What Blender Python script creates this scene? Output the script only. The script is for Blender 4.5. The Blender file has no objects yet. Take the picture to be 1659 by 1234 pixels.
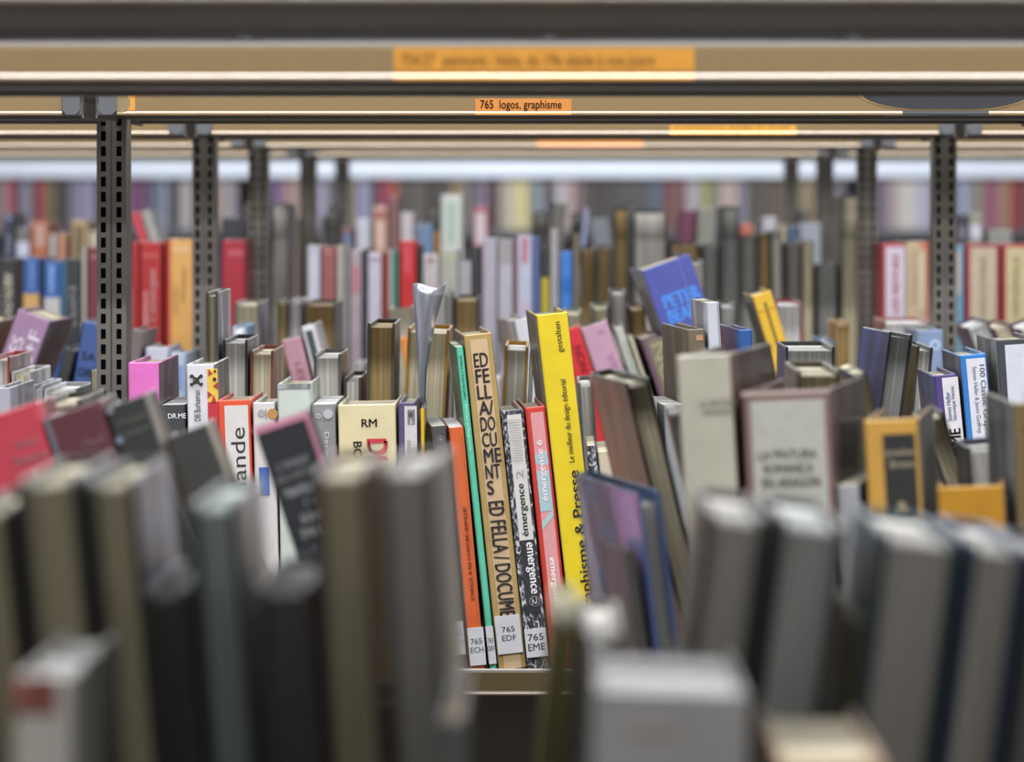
import bpy, bmesh, math, random, re
from mathutils import Matrix, Vector
random.seed(7)
sc = bpy.context.scene
COL = sc.collection
# ------------------------------------------------------------------ camera
F = 8286.0            # focal length in pixels of the 1659 px wide frame
VX, VY = 890.0, 327.0 # where the camera's straight-ahead direction falls in the frame
EYE = 1.426           # camera height; the main shelf stands at 1.0 m
cam_d = bpy.data.cameras.new('camera')
cam = bpy.data.objects.new('camera', cam_d); COL.objects.link(cam)
cam.location = (0, 0, EYE); cam.rotation_euler = (math.pi/2, 0, 0)
cam_d.sensor_fit = 'HORIZONTAL'; cam_d.sensor_width = 36.0
cam_d.lens = 36.0*F/1659
cam_d.shift_x = (829.5-VX)/1659
cam_d.shift_y = (VY-617)/1659
cam_d.dof.use_dof = True; cam_d.dof.focus_distance = 4.655; cam_d.dof.aperture_fstop = 9.6
cam_d.clip_start = 0.05; cam_d.clip_end = 100
sc.camera = cam
# ------------------------------------------------------------------ world, exposure
w = bpy.data.worlds.new('world'); sc.world = w; w.use_nodes = True
w.node_tree.nodes['Background'].inputs[0].default_value = (1.0, 0.98, 0.96, 1)
w.node_tree.nodes['Background'].inputs[1].default_value = 0.62
sc.view_settings.view_transform = 'Standard'; sc.view_settings.look = 'None'
sc.view_settings.gamma = 1; sc.view_settings.use_curve_mapping = False
sc.view_settings.exposure = -0.12
# ------------------------------------------------------------------ helpers
def lin(h):
    r = [int(h[i:i+2], 16)/255 for i in (0, 2, 4)]
    return tuple((c/12.92 if c <= .04045 else ((c+.055)/1.055)**2.4) for c in r)+(1,)
MATS = {}
def mat(kind, h='808080', **k):
    key = (kind, h)
    if key in MATS: return MATS[key]
    m = bpy.data.materials.new(kind+'_'+h); m.use_nodes = True
    nt = m.node_tree; N = nt.nodes; L = nt.links; b = N['Principled BSDF']
    if kind in ('cover', 'matte'): base = tuple(v*.77 for v in lin(h)[:3])+(1,)
    else: base = lin(h)
    b.inputs['Base Color'].default_value = base
    def noise(scale, detail=3, vec=(1, 1, 1)):
        tc = N.new('ShaderNodeTexCoord'); mp = N.new('ShaderNodeMapping'); n = N.new('ShaderNodeTexNoise')
        mp.inputs['Scale'].default_value = vec; n.inputs['Scale'].default_value = scale; n.inputs['Detail'].default_value = detail
        L.new(tc.outputs['Object'], mp.inputs['Vector']); L.new(mp.outputs[0], n.inputs['Vector']); return n
    def bump(n, s, d=.001):
        bp = N.new('ShaderNodeBump'); bp.inputs['Strength'].default_value = s; bp.inputs['Distance'].default_value = d
        L.new(n.outputs['Fac'], bp.inputs['Height']); L.new(bp.outputs[0], b.inputs['Normal'])
    def vary(n, lo, hi):
        mx = N.new('ShaderNodeMix'); mx.data_type = 'RGBA'; mx.blend_type = 'MULTIPLY'; mx.inputs[0].default_value = 1
        rp = N.new('ShaderNodeMapRange'); rp.inputs[1].default_value = .3; rp.inputs[2].default_value = .7
        rp.inputs[3].default_value = lo; rp.inputs[4].default_value = hi
        L.new(n.outputs['Fac'], rp.inputs[0]); mx.inputs[6].default_value = base
        L.new(rp.outputs[0], mx.inputs[7]); L.new(mx.outputs[2], b.inputs['Base Color'])
    if kind == 'cover':      # cloth or paper under a clear library film
        b.inputs['Roughness'].default_value = .5
        b.inputs['Coat Weight'].default_value = .22; b.inputs['Coat Roughness'].default_value = .12
        n = noise(60, 3, (1, 1, .6)); bump(n, .25, .0012); vary(noise(35, 2), .93, 1.04)
    elif kind == 'matte':
        b.inputs['Roughness'].default_value = .7; vary(noise(90, 3), .92, 1.03)
    elif kind == 'pages':
        b.inputs['Roughness'].default_value = .85
        n = noise(420, 2, (1, 1, .012)); vary(n, .62, 1.12); bump(n, .5, .0006)
    elif kind == 'marble':   # crumpled black and silver foil look
        b.inputs['Roughness'].default_value = .35; b.inputs['Coat Weight'].default_value = .5
        n = noise(140, 6, (1.6, 1, .7)); n.inputs['Distortion'].default_value = 2.2
        cr = N.new('ShaderNodeValToRGB'); cr.color_ramp.elements[0].position = .5; cr.color_ramp.elements[0].color = lin('2c2e33')
        cr.color_ramp.elements[1].position = .66; cr.color_ramp.elements[1].color = lin('c8cad0')
        L.new(n.outputs['Fac'], cr.inputs[0]); L.new(cr.outputs[0], b.inputs['Base Color']); bump(n, .4, .001)
    elif kind.startswith('art'):      # many coloured printed board
        b.inputs['Roughness'].default_value = .35; b.inputs['Coat Weight'].default_value = .4
        n = noise(16, 3, (1, 1, .6)); n.inputs['Distortion'].default_value = 1.2
        cr = N.new('ShaderNodeValToRGB'); e = cr.color_ramp.elements
        cs = {'art_russet': ['241c18', '7a4436', '9a5a48', '8c7880', '6c4038'], 'art_blue': ['34487c', '5a6aa4', '8f8fb4', '8c5868', '7c88b4', '40507c']}[kind]
        e[0].position = .3; e[0].color = lin(cs[0]); e[1].position = .7; e[1].color = lin(cs[-1])
        for i, c in enumerate(cs[1:-1]):
            q = e.new(.3+.4*(i+1)/(len(cs)-1)); q.color = lin(c)
        L.new(n.outputs['Fac'], cr.inputs[0]); L.new(cr.outputs[0], b.inputs['Base Color'])
    elif kind == 'metal':
        b.inputs['Metallic'].default_value = .35; b.inputs['Roughness'].default_value = .38
        bump(noise(300, 2), .08, .0005)
    elif kind == 'strip':    # beige plastic label holder
        b.inputs['Roughness'].default_value = .35; b.inputs['Coat Weight'].default_value = 1; b.inputs['Coat Roughness'].default_value = .1; b.inputs['Coat IOR'].default_value = 1.65
    elif kind == 'film':     # silvery clear film
        b.inputs['Metallic'].default_value = .75; b.inputs['Roughness'].default_value = .22
        n = noise(30, 2, (2, 2, .2)); bump(n, .5, .003); vary(noise(25, 2, (2.5, 2.5, .25)), .3, 1.3)
    elif kind == 'ink':
        b.inputs['Roughness'].default_value = .6
    elif kind == 'emit':
        b.inputs['Emission Color'].default_value = lin(h); b.inputs['Emission Strength'].default_value = k.get('s', 5)
    elif kind == 'wall':
        b.inputs['Roughness'].default_value = .8; vary(noise(6, 4), .94, 1.03)
    MATS[key] = m
    return m
class MB:
    def __init__(s): s.v = []; s.f = []
    def box(s, x0, x1, y0, y1, z0, z1):
        n = len(s.v)
        s.v += [(x, y, z) for z in (z0, z1) for x, y in ((x0, y0), (x1, y0), (x1, y1), (x0, y1))]
        s.f += [tuple(n+i for i in q) for q in ((0, 3, 2, 1), (4, 5, 6, 7), (0, 1, 5, 4), (1, 2, 6, 5), (2, 3, 7, 6), (3, 0, 4, 7))]
        return s
    def prism(s, pts, axis, a, b):   # pts: closed 2D outline; swept along axis from a to b
        n = len(s.v); k = len(pts)
        for t in (a, b):
            for p, q in pts:
                s.v.append({'x': (t, p, q), 'y': (p, t, q), 'z': (p, q, t)}[axis])
        s.f += [(n+i, n+(i+1) % k, n+k+(i+1) % k, n+k+i) for i in range(k)]
        s.f += [tuple(n+i for i in range(k))[::-1], tuple(n+k+i for i in range(k))]
        return s
    def grid(s, x0, x1, z0, z1, nx, nz, w, y):
        for i in range(nx):
            for j in range(nz):
                X = x0+(x1-x0)*i/(nx-1); Z = z0+(z1-z0)*j/(nz-1); s.box(X-w, X+w, y, .0002, Z-w, Z+w)
        return s
    def mesh(s, name, m, smooth=False):
        me = bpy.data.meshes.new(name); me.from_pydata(s.v, [], s.f)
        bm = bmesh.new(); bm.from_mesh(me); bmesh.ops.recalc_face_normals(bm, faces=bm.faces); bm.to_mesh(me); bm.free()
        me.materials.append(m)
        if smooth:
            for p in me.polygons: p.use_smooth = True
        return me
    def build(s, name, m, parent=None, smooth=False):
        return link(name, s.mesh(name, m, smooth), parent)
def link(name, me, parent=None, loc=None):
    o = bpy.data.objects.new(name, me); COL.objects.link(o)
    if parent: o.parent = parent
    if loc: o.location = loc
    return o
def tag(o, label, cat, group=None):
    o['label'] = label; o['category'] = cat
    if group: o['group'] = group
    return o
def struct(o): o['kind'] = 'structure'; return o
def text_mesh(s, x0, x1, z0, z1, rot, y, m, bold=0.0, sp=1.0):
    """Lettering fitted into a rectangle of the XZ plane facing -Y. rot 0 upright, 90 reads upward, -90 reads downward."""
    c = bpy.data.curves.new('lettering', 'FONT'); c.body = s; c.size = 1; c.resolution_u = 3; c.space_character = sp
    o = bpy.data.objects.new('lettering', c); COL.objects.link(o)
    me = bpy.data.meshes.new_from_object(o.evaluated_get(bpy.context.evaluated_depsgraph_get()))
    bpy.data.objects.remove(o); bpy.data.curves.remove(c)
    if bold:   # heavier strokes: the same lettering laid down twice, slightly apart
        vs = [tuple(v.co) for v in me.vertices]; fs = [tuple(p.vertices) for p in me.polygons]; n = len(vs)
        bpy.data.meshes.remove(me); me = bpy.data.meshes.new('lettering')
        me.from_pydata([(x-bold, y_, z) for x, y_, z in vs]+[(x+bold, y_+bold, z) for x, y_, z in vs], [], fs+[tuple(i+n for i in q) for q in fs])
    co = [(v.co.x, v.co.y) for v in me.vertices]
    a0, a1 = min(p[0] for p in co), max(p[0] for p in co); b0, b1 = min(p[1] for p in co), max(p[1] for p in co)
    for v in me.vertices:
        u = (v.co.x-a0)/(a1-a0); q = (v.co.y-b0)/(b1-b0)
        if rot == 0: X, Z = x0+u*(x1-x0), z0+q*(z1-z0)
        elif rot == 90: X, Z = x1-q*(x1-x0), z0+u*(z1-z0)
        else: X, Z = x0+q*(x1-x0), z1-u*(z1-z0)
        v.co = (X, y, Z)
    me.materials.clear(); me.materials.append(m)
    return me
def disc_pts(cx, cz, rx, rz, a0=0, a1=360, n=28):
    return [(cx+rx*math.cos(math.radians(a0+(a1-a0)*i/n)), cz+rz*math.sin(math.radians(a0+(a1-a0)*i/n))) for i in range(n if a1-a0 == 360 else n+1)]
def wx(px, d): return (px-VX)*d/F
def wz(py, d): return EYE+(VY-py)*d/F

# ------------------------------------------------------------------ the room
m = MB(); m.box(-6, 6, -3, 21, -.1, 0); struct(m.build('floor', mat('wall', '6d6964')))
m = MB(); m.box(-6, 6, -3, 21, 2.9, 3.0); struct(m.build('ceiling', mat('wall', 'd8dade')))
m = MB(); m.box(-6, 6, 20.6, 20.7, 0, 2.9); struct(m.build('wall_back', mat('wall', '8a8a8c')))
m = MB(); m.box(-6.1, -6, -3, 20.7, 0, 2.9); struct(m.build('wall_left', mat('wall', 'c9cacc')))
m = MB(); m.box(6, 6.1, -3, 20.7, 0, 2.9); struct(m.build('wall_right', mat('wall', 'c9cacc')))
ROWD = {r: 2.22+1.34*i for i, r in enumerate('ABCDEFG')}
LAMP_W = 70
def lamp(y, i, k=1):
    root = bpy.data.objects.new('ceiling_light', None); COL.objects.link(root); root.location = (0, y, 2.9)
    tag(root, 'long slim white ceiling lamp over the %s' % i, 'ceiling light', 'ceiling lamps above the aisles')
    m = MB(); m.box(-2.4, 2.4, -.09, .09, -.06, 0); m.build('housing', mat('metal', 'c8c8c8'), root)
    m = MB(); m.box(-2.35, 2.35, -.07, .07, -.075, -.06); m.build('diffuser', mat('emit', 'f4f8ff', s=8), root)
    l = bpy.data.lights.new('lamp_glow', 'AREA'); l.shape = 'RECTANGLE'; l.size = 4.6; l.size_y = .14; l.energy = LAMP_W*k; l.color = (.99, .99, 1)
    lo = bpy.data.objects.new('lamp_glow', l); COL.objects.link(lo); lo.parent = root; lo.location = (0, 0, -.08)
places = ['space before the nearest bookcase', 'first aisle', 'second aisle', 'third aisle', 'fourth aisle', 'fifth aisle', 'sixth aisle', 'space behind the last bookcase']
for i in range(8): lamp(1.55+1.34*i, places[i], {1: 1.4, 2: 1.15}.get(i, 1))
lamp(14.0, 'open floor beyond the bookcases', 2); lamp(18.0, 'front of the far wall shelves', 3.4)

# ------------------------------------------------------------------ bookcases
METAL = mat('metal', '7d7972'); DARK = mat('metal', '76726d'); STRIP = mat('strip', '7b6540'); STRIP_SHADED = mat('strip', '54482f'); CAP = mat('metal', '616468')  # lower shelf lips: strip colour darkened to stand in for shade
RIM = mat('metal', '9a9da2')
def upright_mesh():
    m = MB(); H = 1.56
    for y0, y1 in ((-.030, -.028), (.028, .030)):
        for x0, x1 in ((-.014, -.0101), (-.0053, -.0009), (.0009, .0048), (.0096, .014)):
            m.box(x0, x1, y0, y1, 0, H)
        for c0, c1 in ((-.0101, -.0053), (.0048, .0096)):
            z = 0.0
            while z < H:
                m.box(c0, c1, y0, y1, z, min(z+.005, H)); z += .0145
    m.box(-.0009, .0009, -.027, .027, 0, H)
    m.box(-.014, -.0125, -.028, .028, 0, H); m.box(.0125, .014, -.028, .028, 0, H)
    m.box(-.018, .018, -.034, .034, 0, .01)
    return m.mesh('upright', METAL)
UP = upright_mesh()
SLOT_SHADE = MB().box(-.0122, .0122, -.004, .004, .001, 1.55).mesh('slot_shade', mat('matte', '1e1c1a'))  # dark filler added in the posts, painting the shade inside the slots
SW = .889; SD = .243   # shelf width and depth
def shelf_meshes():
    a = MB(); h = SW/2
    a.box(-h, h, 0, SD, -.010, 0)                    # deck
    a.box(-h, h, 0, .0015, -.021, .0012); a.prism([(0, .0012), (.0015, .0027), (.0025, .0017), (.0015, .0007)], 'x', -h, h); a.box(-h, h, SD-.0015, SD, -.021, 0)
    a.box(-h, h, .0015, .022, -.0215, -.020); a.box(-h, h, SD-.022, SD-.0015, -.0215, -.020)
    a.box(-h, h, .020, .022, -.020, -.010); a.box(-h, h, SD-.022, SD-.020, -.020, -.010)
    a.box(-h, -h+.0015, 0, SD, -.024, .012); a.box(h-.0015, h, 0, SD, -.024, .012)
    a.box(-h+.0015, h-.0015, .085, .087, -.0135, -.010); a.box(-h+.0015, h-.0015, .155, .157, -.0135, -.010)
    s = MB(); w2 = h-.0195
    prof = [(-.0004, .0005), (-.0022, .0005), (-.0026, -.0005), (-.0026, -.0174), (-.0029, -.0181), (-.0034, -.0188), (-.0039, -.0194), (-.0042, -.0199), (-.0042, -.0210), (-.0040, -.0213), (-.0004, -.0214)]
    s.prism(prof, 'x', -w2, w2)
    caps = []
    for sg in (-1, 1):
        c = MB(); x0, x1 = sorted((sg*(h-.019), sg*(h-.003)))
        pts = [(x0, .003), (x0, -.017), (x0+.004, -.021), (x1-.004, -.021), (x1, -.017), (x1, .003)]
        c.prism(pts, 'y', -.0045, -.0005); caps.append(c.mesh('end_cap', CAP))
    return a.mesh('shelf', DARK), (s.mesh('label_holder', STRIP), s.mesh('label_holder', STRIP_SHADED)), caps
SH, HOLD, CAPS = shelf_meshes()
XOFF = {'A': -.42, 'B': -.42, 'C': -.417, 'D': -.4195, 'E': -.430, 'F': -.4198, 'G': -.415}
LV = {r: [.10, .56, 1.0, 1.526] for r in 'ABCDEFG'}
LV['E'][2] = 1.046; LV['F'][2] = 1.08; LV['G'][2] = 1.08; LV['G'][3] = 1.531
SHELVES = {}
pb = MB(); pb.box(-.43, .43, -.002, .002, .02, .97); SHADE_PANEL = pb.mesh('shade_panel', mat('metal', '7c7772'))  # added sheet that stands in for the shade in the lower bays
rown = {'A': 'nearest, most blurred', 'B': 'second, blurred', 'C': 'third, sharply focused', 'D': 'fourth', 'E': 'fifth', 'F': 'sixth', 'G': 'seventh, rearmost'}
for r, D in ROWD.items():
    root = bpy.data.objects.new('bookcase', None); COL.objects.link(root); root.location = (0, D, 0)
    tag(root, 'grey perforated steel bookcase with beige label strips, %s from the camera' % rown[r], 'bookcase', 'parallel library bookcases')
    for k in range(-1, 3):
        u_ = link('upright', UP, root, (XOFF[r]+.9*k, 0, 0)); link('slot_shade', SLOT_SHADE, u_)
    for b in range(-1, 2):
        link('shade_panel', SHADE_PANEL, root, (XOFF[r]+.9*b+.45, 0, 0))
        for side in (0, 1):
            for li, z in enumerate(LV[r]):
                cx = XOFF[r]+.9*b+.45
                s = link('shelf', SH, root)
                if side == 0: s.location = (cx, -.27+.010, z)
                else: s.location = (cx, .27-.010, z); s.rotation_euler = (0, 0, math.pi)
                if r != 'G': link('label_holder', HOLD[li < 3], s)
                if r != 'G' or side: link('end_cap', CAPS[0], s); link('end_cap', CAPS[1], s)
                SHELVES[(r, side, b, li)] = s
PR = [(-.0028, -.0174), (-.0031, -.0181), (-.0036, -.0188), (-.0041, -.0194), (-.0044, -.0199), (-.0044, -.0210), (-.0042, -.0213), (-.0038, -.0213), (-.0040, -.0199), (-.0036, -.0194), (-.0031, -.0188), (-.0026, -.0181), (-.0024, -.0174)]
def holder_card(r, b, li, px0, px1, py0, py1, col, txt=None, tcol='3a2a10', x_t=None, y_t=None, bold=0):
    s = SHELVES[(r, 0, b, li)]; d = ROWD[r]-.26-.003; cx, z = s.location.x, s.location.z
    x0, x1 = wx(px0, d)-cx, wx(px1, d)-cx
    m = MB(); m.box(x0, x1, -.0030, -.0026, wz(py1, d)-z, wz(py0, d)-z)
    m.build('label_card', mat('matte', col), s)
    m = MB()   # the card shows through the rounded foot of the holder too
    pr = PR
    m.prism(pr, 'x', x0, x1); m.build('label_card_fold', mat('strip', col), s)
    if txt:
        a = wx(x_t[0], d)-cx; q = wx(x_t[1], d)-cx
        link('label_text', text_mesh(txt, a, q, wz(y_t[1], d)-z, wz(y_t[0], d)-z, 0, -.0034, mat('ink', tcol), bold), s)
holder_card('B', 0, 3, 638, 1125, 78, 115, 'd8952c', '754.57  peinture : Italie, du 19e siècle à nos jours', '6b4410', (650, 1060), (86, 112))
holder_card('C', 0, 3, 770, 926, 160, 182, 'd2873a', '765  logos, graphisme', '4c3418', (778, 910), (162, 180), .004)
holder_card('D', 0, 3, 1085, 1290, 203, 212, 'e8a83a', 'architecture, design et mode', '6b4410', (1092, 1280), (204, 209))
holder_card('E', 0, 3, 870, 1042, 226, 233, 'd88c45')
s = SHELVES[('C', 0, 0, 3)]; d = ROWD['C']-.263; cx, z = s.location.x, s.location.z
m = MB(); m.box(wx(174, d)-cx, wx(219, d)-cx, -.0030, -.0026, -.0174, wz(154, d)-z); m.build('label_card', mat('matte', 'd99a3c'), s)
m = MB(); m.prism(disc_pts(wx(195, d)-cx, wz(166, d)-z, .0088, .0090), 'y', -.0034, -.0030); m.build('label_disc', mat('matte', '8f7d58'), s)
m = MB(); m.prism([(p, max(q, -.0160)) for p, q in disc_pts(wx(1532, d)-cx, wz(150, d)-z, .077, .0165, 180, 360)], 'y', -.0034, -.0026); m.build('dark_label', mat('matte', '2d3036'), s)
m = MB(); m.prism([(p, max(q, -.0164)) for p, q in disc_pts(wx(1532, d)-cx, wz(150, d)-z, .079, .0172, 180, 360)], 'y', -.0031, -.0024); m.build('label_edge', mat('matte', 'd9b060'), s)

m = MB(); m.prism(PR, 'x', wx(1462, d)-cx, min(wx(1602, d)-cx, .42)); m.build('dark_label_fold', mat('matte', '2d3036'), s)

# far wall shelving, 20 m away, with white lips
root = bpy.data.objects.new('wall_bookcase', None); COL.objects.link(root); root.location = (0, 20.25, 0)
tag(root, 'long white-lipped bookcase along the far wall behind everything', 'bookcase')
m = MB()
for k in range(-3, 4): m.box(k*1.2-.02, k*1.2+.02, -.13, .13, 0, 2.3)
m.box(-3.62, 3.62, .13, .15, 0, 2.3); m.build('frame', mat('metal', '6a6a70'), root)
for z in (.3, .62, 1.317, 1.526+.06, 1.95, 2.25):
    m = MB(); m.box(-3.6, 3.6, -.15, .13, z-.03, z); sh = m.build('shelf', mat('metal', '55555a'), root)
    if z > 1.4:
        m = MB(); m.box(-3.6, 3.6, -.162, -.15, z-.062, z+.012); m.build('label_holder', mat('wall', 'c9d2e0'), sh)
# ------------------------------------------------------------------ books
def cover_mesh(W, H, Dp, t, fore, m, r=.002, joint=True, side=None):
    """Two boards and a spine; the spine is at y=0 (or at y=Dp when the book shows its page edges)."""
    o = []; i = []; h = W/2
    r = min(r, h*.6)
    jd = .0009 if joint and W > .012 else 0
    o += [(-h, Dp)]; i += [(-h+t, Dp)]
    o += [(-h, .012)]; i += [(-h+t, .012)]
    o += [(-h+jd, .008)]; i += [(-h+t+jd, .008)]
    o += [(-h, r*1.8)]; i += [(-h+t, r*1.8+t*.6)]
    o += [(-h+r*.3, r*.5)]; i += [(-h+t, t+r*.3)]
    o += [(-h+r, 0)]; i += [(-h+t+r*.2, t)]
    if h > r*1.5:
        o += [(0, -.0000)]; i += [(0, t)]
    for (a, b), (c, e) in list(zip(o, i))[:6][::-1]:
        o.append((-a, b)); i.append((-c, e))
    v = []; f = []; k = len(o)
    e = min(.001, t*.5)
    for z, q in ((0, .3), (e, 0), (H-e, 0), (H, .3)):
        for (a, b), (c, d_) in zip(o, i): v.append((a+(c-a)*q, b+(d_-b)*q, z))
        for (a, b), (c, d_) in zip(o, i): v.append((c+(a-c)*q, d_+(b-d_)*q, z))
    n = 2*k
    for L_ in range(3):
        for j in range(k-1):
            a = L_*n+j; f.append((a, a+1, a+1+n, a+n)); a = L_*n+k+j; f.append((a, a+n, a+1+n, a+1))
        a = L_*n; f.append((a, a+n, a+n+k, a+k)); a = L_*n+k-1; f.append((a, a+k, a+n+k, a+n))
    for j in range(k-1):
        f.append((j, j+k, j+k+1, j+1)); a = 3*n+j; f.append((a, a+1, a+k+1, a+k))
    if fore: v = [(-x, Dp-y, z) for x, y, z in v]
    mb = MB(); mb.v = v; mb.f = f
    me = mb.mesh('cover', m)
    if side:   # boards printed or sleeved differently from the spine
        me.materials.append(side)
        for p in me.polygons:
            if abs(p.normal.x) > .9 and abs(p.center.x) > W/2-.0012: p.material_index = 1
    return me
def pages_mesh(W, H, Dp, t, fore, ins, m, cc=.003):
    h = W/2-t-.0002; y0 = t+.0012; y1 = Dp-ins; n = 8
    pts = [(-h, y0), (h, y0)]
    for j in range(n+1):
        u = 1-2*j/n; pts.append((u*h, y1-cc*(1-u*u)))
    if fore: pts = [(-x, Dp-y) for x, y in pts]
    mb = MB(); mb.prism(pts, 'z', min(ins, .004) if ins > .001 else .0002, H-ins)
    return mb.mesh('page_block', m)
ROWS = {  # row code: front distance, shelf height, shows page edges, words for labels
 'An': (ROWD['A']-.243, 1.0, 0), 'Af': (ROWD['A']+.045, 1.0, 1), 'Bn': (ROWD['B']-.243, 1.0, 0), 'Bf': (ROWD['B']+.045, 1.0, 1),
 'Cn': (ROWD['C']-.250, 1.0, 0), 'Cf': (ROWD['C']+.045, 1.0, 1), 'Dn': (ROWD['D']-.250, 1.0, 0), 'Df': (ROWD['D']+.045, 1.0, 1),
 'En': (ROWD['E']-.250, 1.046, 0), 'Ef': (ROWD['E']+.045, 1.046, 1), 'Fn': (ROWD['F']-.250, 1.08, 0), 'Ff': (ROWD['F']+.045, 1.08, 1),
 'Wn': (20.12, 1.317, 0)}
WORDS = {'An': 'at the very front of the nearest bookcase', 'Af': 'on the nearest bookcase, page edges forward', 'Bn': 'on the blurred second bookcase',
 'Bf': 'at the back of the second bookcase', 'Cn': 'in the sharp row', 'Cf': 'showing page edges behind the sharp row',
 'Dn': 'on the fourth bookcase', 'Df': 'showing page edges on the fourth bookcase', 'En': 'on the fifth bookcase',
 'Ef': 'showing page edges on the fifth bookcase', 'Fn': 'on the sixth bookcase', 'Ff': 'showing page edges on the sixth bookcase', 'Wn': 'on the far wall shelf'}
GROUPS = {'A': 'books on the nearest bookcase', 'B': 'books on the second bookcase', 'C': 'books on the sharply focused bookcase', 'D': 'books on the fourth bookcase',
 'E': 'books on the fifth bookcase', 'F': 'books on the sixth bookcase', 'W': 'books on the far wall shelf'}
PG = {'c': 'ddd3b4', 'w': 'e2e2e0', 'g': 'cac7c0', 'b': 'a58c5c', 'd': '8a8a86', 'o': 'cfc6a8'}
ROOTS = []
def book(row, desc, xl, xr, yt, lean=0, col='808080', pg='c', yaw=0, dep=None, soft=0, dec=(), kind='cover', ht=None, board=None, fore=None, full=None, label=None, dy=0, sticker=None):
    d, zs, fo = ROWS[row]; d += dy
    if fore is None: fore = fo
    s = F/d
    a = math.radians(lean); ca = math.cos(a)
    W = (xr-xl)/s/ca if abs(lean) > 9 else (xr-xl)/s*ca
    tx, tz = wx((xl+xr)/2, d), wz(yt, d)
    lift = W/2*abs(math.sin(a))
    H = (tz-zs-lift)/ca
    hard = not soft and W > .009
    t = (.0036 if row == 'Af' else .0024) if hard else .0007
    if W < .006: t = .0005
    Dp = dep or (.21 if not fore else .20)
    Dp = min(Dp, .205 if fo else .25)
    root = bpy.data.objects.new('book', None); COL.objects.link(root)
    root.location = (tx+(H)*math.sin(a), d, zs+lift+.0002)
    root.rotation_euler = (0, -a, math.radians(yaw))
    c = cover_mesh(W, H, Dp, t, fore, mat(kind, col), joint=hard, side=mat(*board.split()) if board and ' ' in board else mat('cover', board) if board else None)
    link('cover', c, root)
    link('page_block', pages_mesh(W, H, Dp, t, fore, (.010 if row == 'Bn' else .0045) if hard else .0004, mat('pages', PG.get(pg, pg)), .003 if fore and hard else .0005), root)
    k = 0; panel = None
    X = lambda v: v/s-W/2
    Z = lambda v: H-v/s
    for q in dec:
        k += 1; y = -.0003-.00012*min(k, 14)
        typ = q[0]
        if typ == 'r':
            mb = MB(); mb.box(X(q[1]), X(q[2]), y, .0004, Z(q[4]), Z(q[3])); panel = mb.build('title_panel', mat(q[6] if len(q) > 6 else 'matte', q[5]), root)
        elif typ == 'c':
            mb = MB(); mb.prism(disc_pts(X(q[1]), Z(q[2]), q[3]/s, q[3]/s), 'y', y, .0004); mb.build('emblem', mat('matte', q[4]), root)
        elif typ == 'p':
            mb = MB(); mb.prism([(X(u), Z(v)) for u, v in q[1]], 'y', y, .0004); mb.build('emblem', mat('matte', q[2]), root)
        elif typ == 'd':
            MB().grid(X(q[1]), X(q[2]), Z(q[4]), Z(q[3]), q[5], q[6], .4/s, y-.0001).build('dot_pattern', mat('matte', q[7]), root)
        elif typ == 't':
            _, txt, x0, x1, z0, z1, rot, tc = q[:8]
            link('title', text_mesh(txt, X(x0), X(x1), Z(z1), Z(z0), rot, y, mat('ink', tc), q[8] if len(q) > 8 else 0), root)
    if sticker:
        x0, x1, y0, y1, a_, b_, th, tc = sticker
        mb = MB(); mb.box(X(x0), X(x1), -.0022, .0004, Z(y1), Z(y0)); st = mb.build('call_number_label', mat('cover', 'd4d5da'), root)
        cx = (x0+x1)/2; wd = min(th*2.3, (x1-x0)*.72)
        ym = (y0+y1)/2-2
        link('call_number', text_mesh(a_, X(cx-wd/2), X(cx+wd/2), Z(ym-2), Z(ym-2-th), 0, -.0024, mat('ink', tc)), st)
        link('call_number', text_mesh(b_, X(cx-wd/2-1), X(cx+wd/2+1), Z(ym+3+th), Z(ym+3), 0, -.0024, mat('ink', tc)), st)
    root['category'] = 'book'; root['group'] = GROUPS[row[0]]
    ROOTS.append((row, (xl+xr)/2, desc, root, label, (xl, xr, yt, lean, W, H)))
    return root
R, T, C, P = 'r', 't', 'c', 'p'
B = book
# ---------------- sharp row (third bookcase, spines forward)
B('Cn', 'thin lavender grey', -8, 17, 628, 1, 'a9a6b4')
B('Cn', 'thick bright magenta pink', 207, 258, 587, .9, 'e070c0', board='6c5560', dep=.24)
B('Cn', 'small black paperback lettered in white', 260, 300, 656, 1.2, '3c3e40', 'w', soft=1, dec=[(T, 'DR.ME', 12, 41, 14, 22, 0, 'e8e8e8')])
B('Cn', 'white, yellow and red crossbones-marked', 301, 347, 590, 1.5, 'dcdae0', board='77767c', dec=[(R, 34, 51, 8, 62, 'e9c04a'), (R, 34, 51, 62, 220, 'c02a35'),
  (P, [(36, 8), (43, 16), (36, 20)], 'b03030'), (P, [(51, 30), (43, 36), (51, 42)], 'b03030'), (P, [(34, 44), (42, 50), (34, 55)], 'b03030'), (P, [(40, 62), (44, 50), (48, 62)], 'c02a35'), (C, 46, 25, 3, '3a2a20'), (C, 47, 12, 2, '3a2a20'),
  (C, 16, 26, 4.6, '202020'), (C, 16, 26, 2.6, 'dcdae0'), (P, [(8, 17), (10, 16), (25, 33), (23, 35)], '202020'), (P, [(24, 16), (26, 18), (9, 35), (7, 33)], '202020'),
  (C, 8, 19, 2, '202020'), (C, 25, 19, 2, '202020'), (C, 8, 32, 2, '202020'), (C, 25, 32, 2, '202020'), (T, 'DB Burkeman', 12, 22, 42, 92, 90, '202024', .008)])
B('Cn', 'orange-red with a tall white title panel', 351, 405, 648, 2.0, 'dd5230', dec=[(R, 12, 50, 9, 330, 'd9d4d0'), (T, 'allemande', 21, 44, 45, 228, 90, '202024')])
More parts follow.
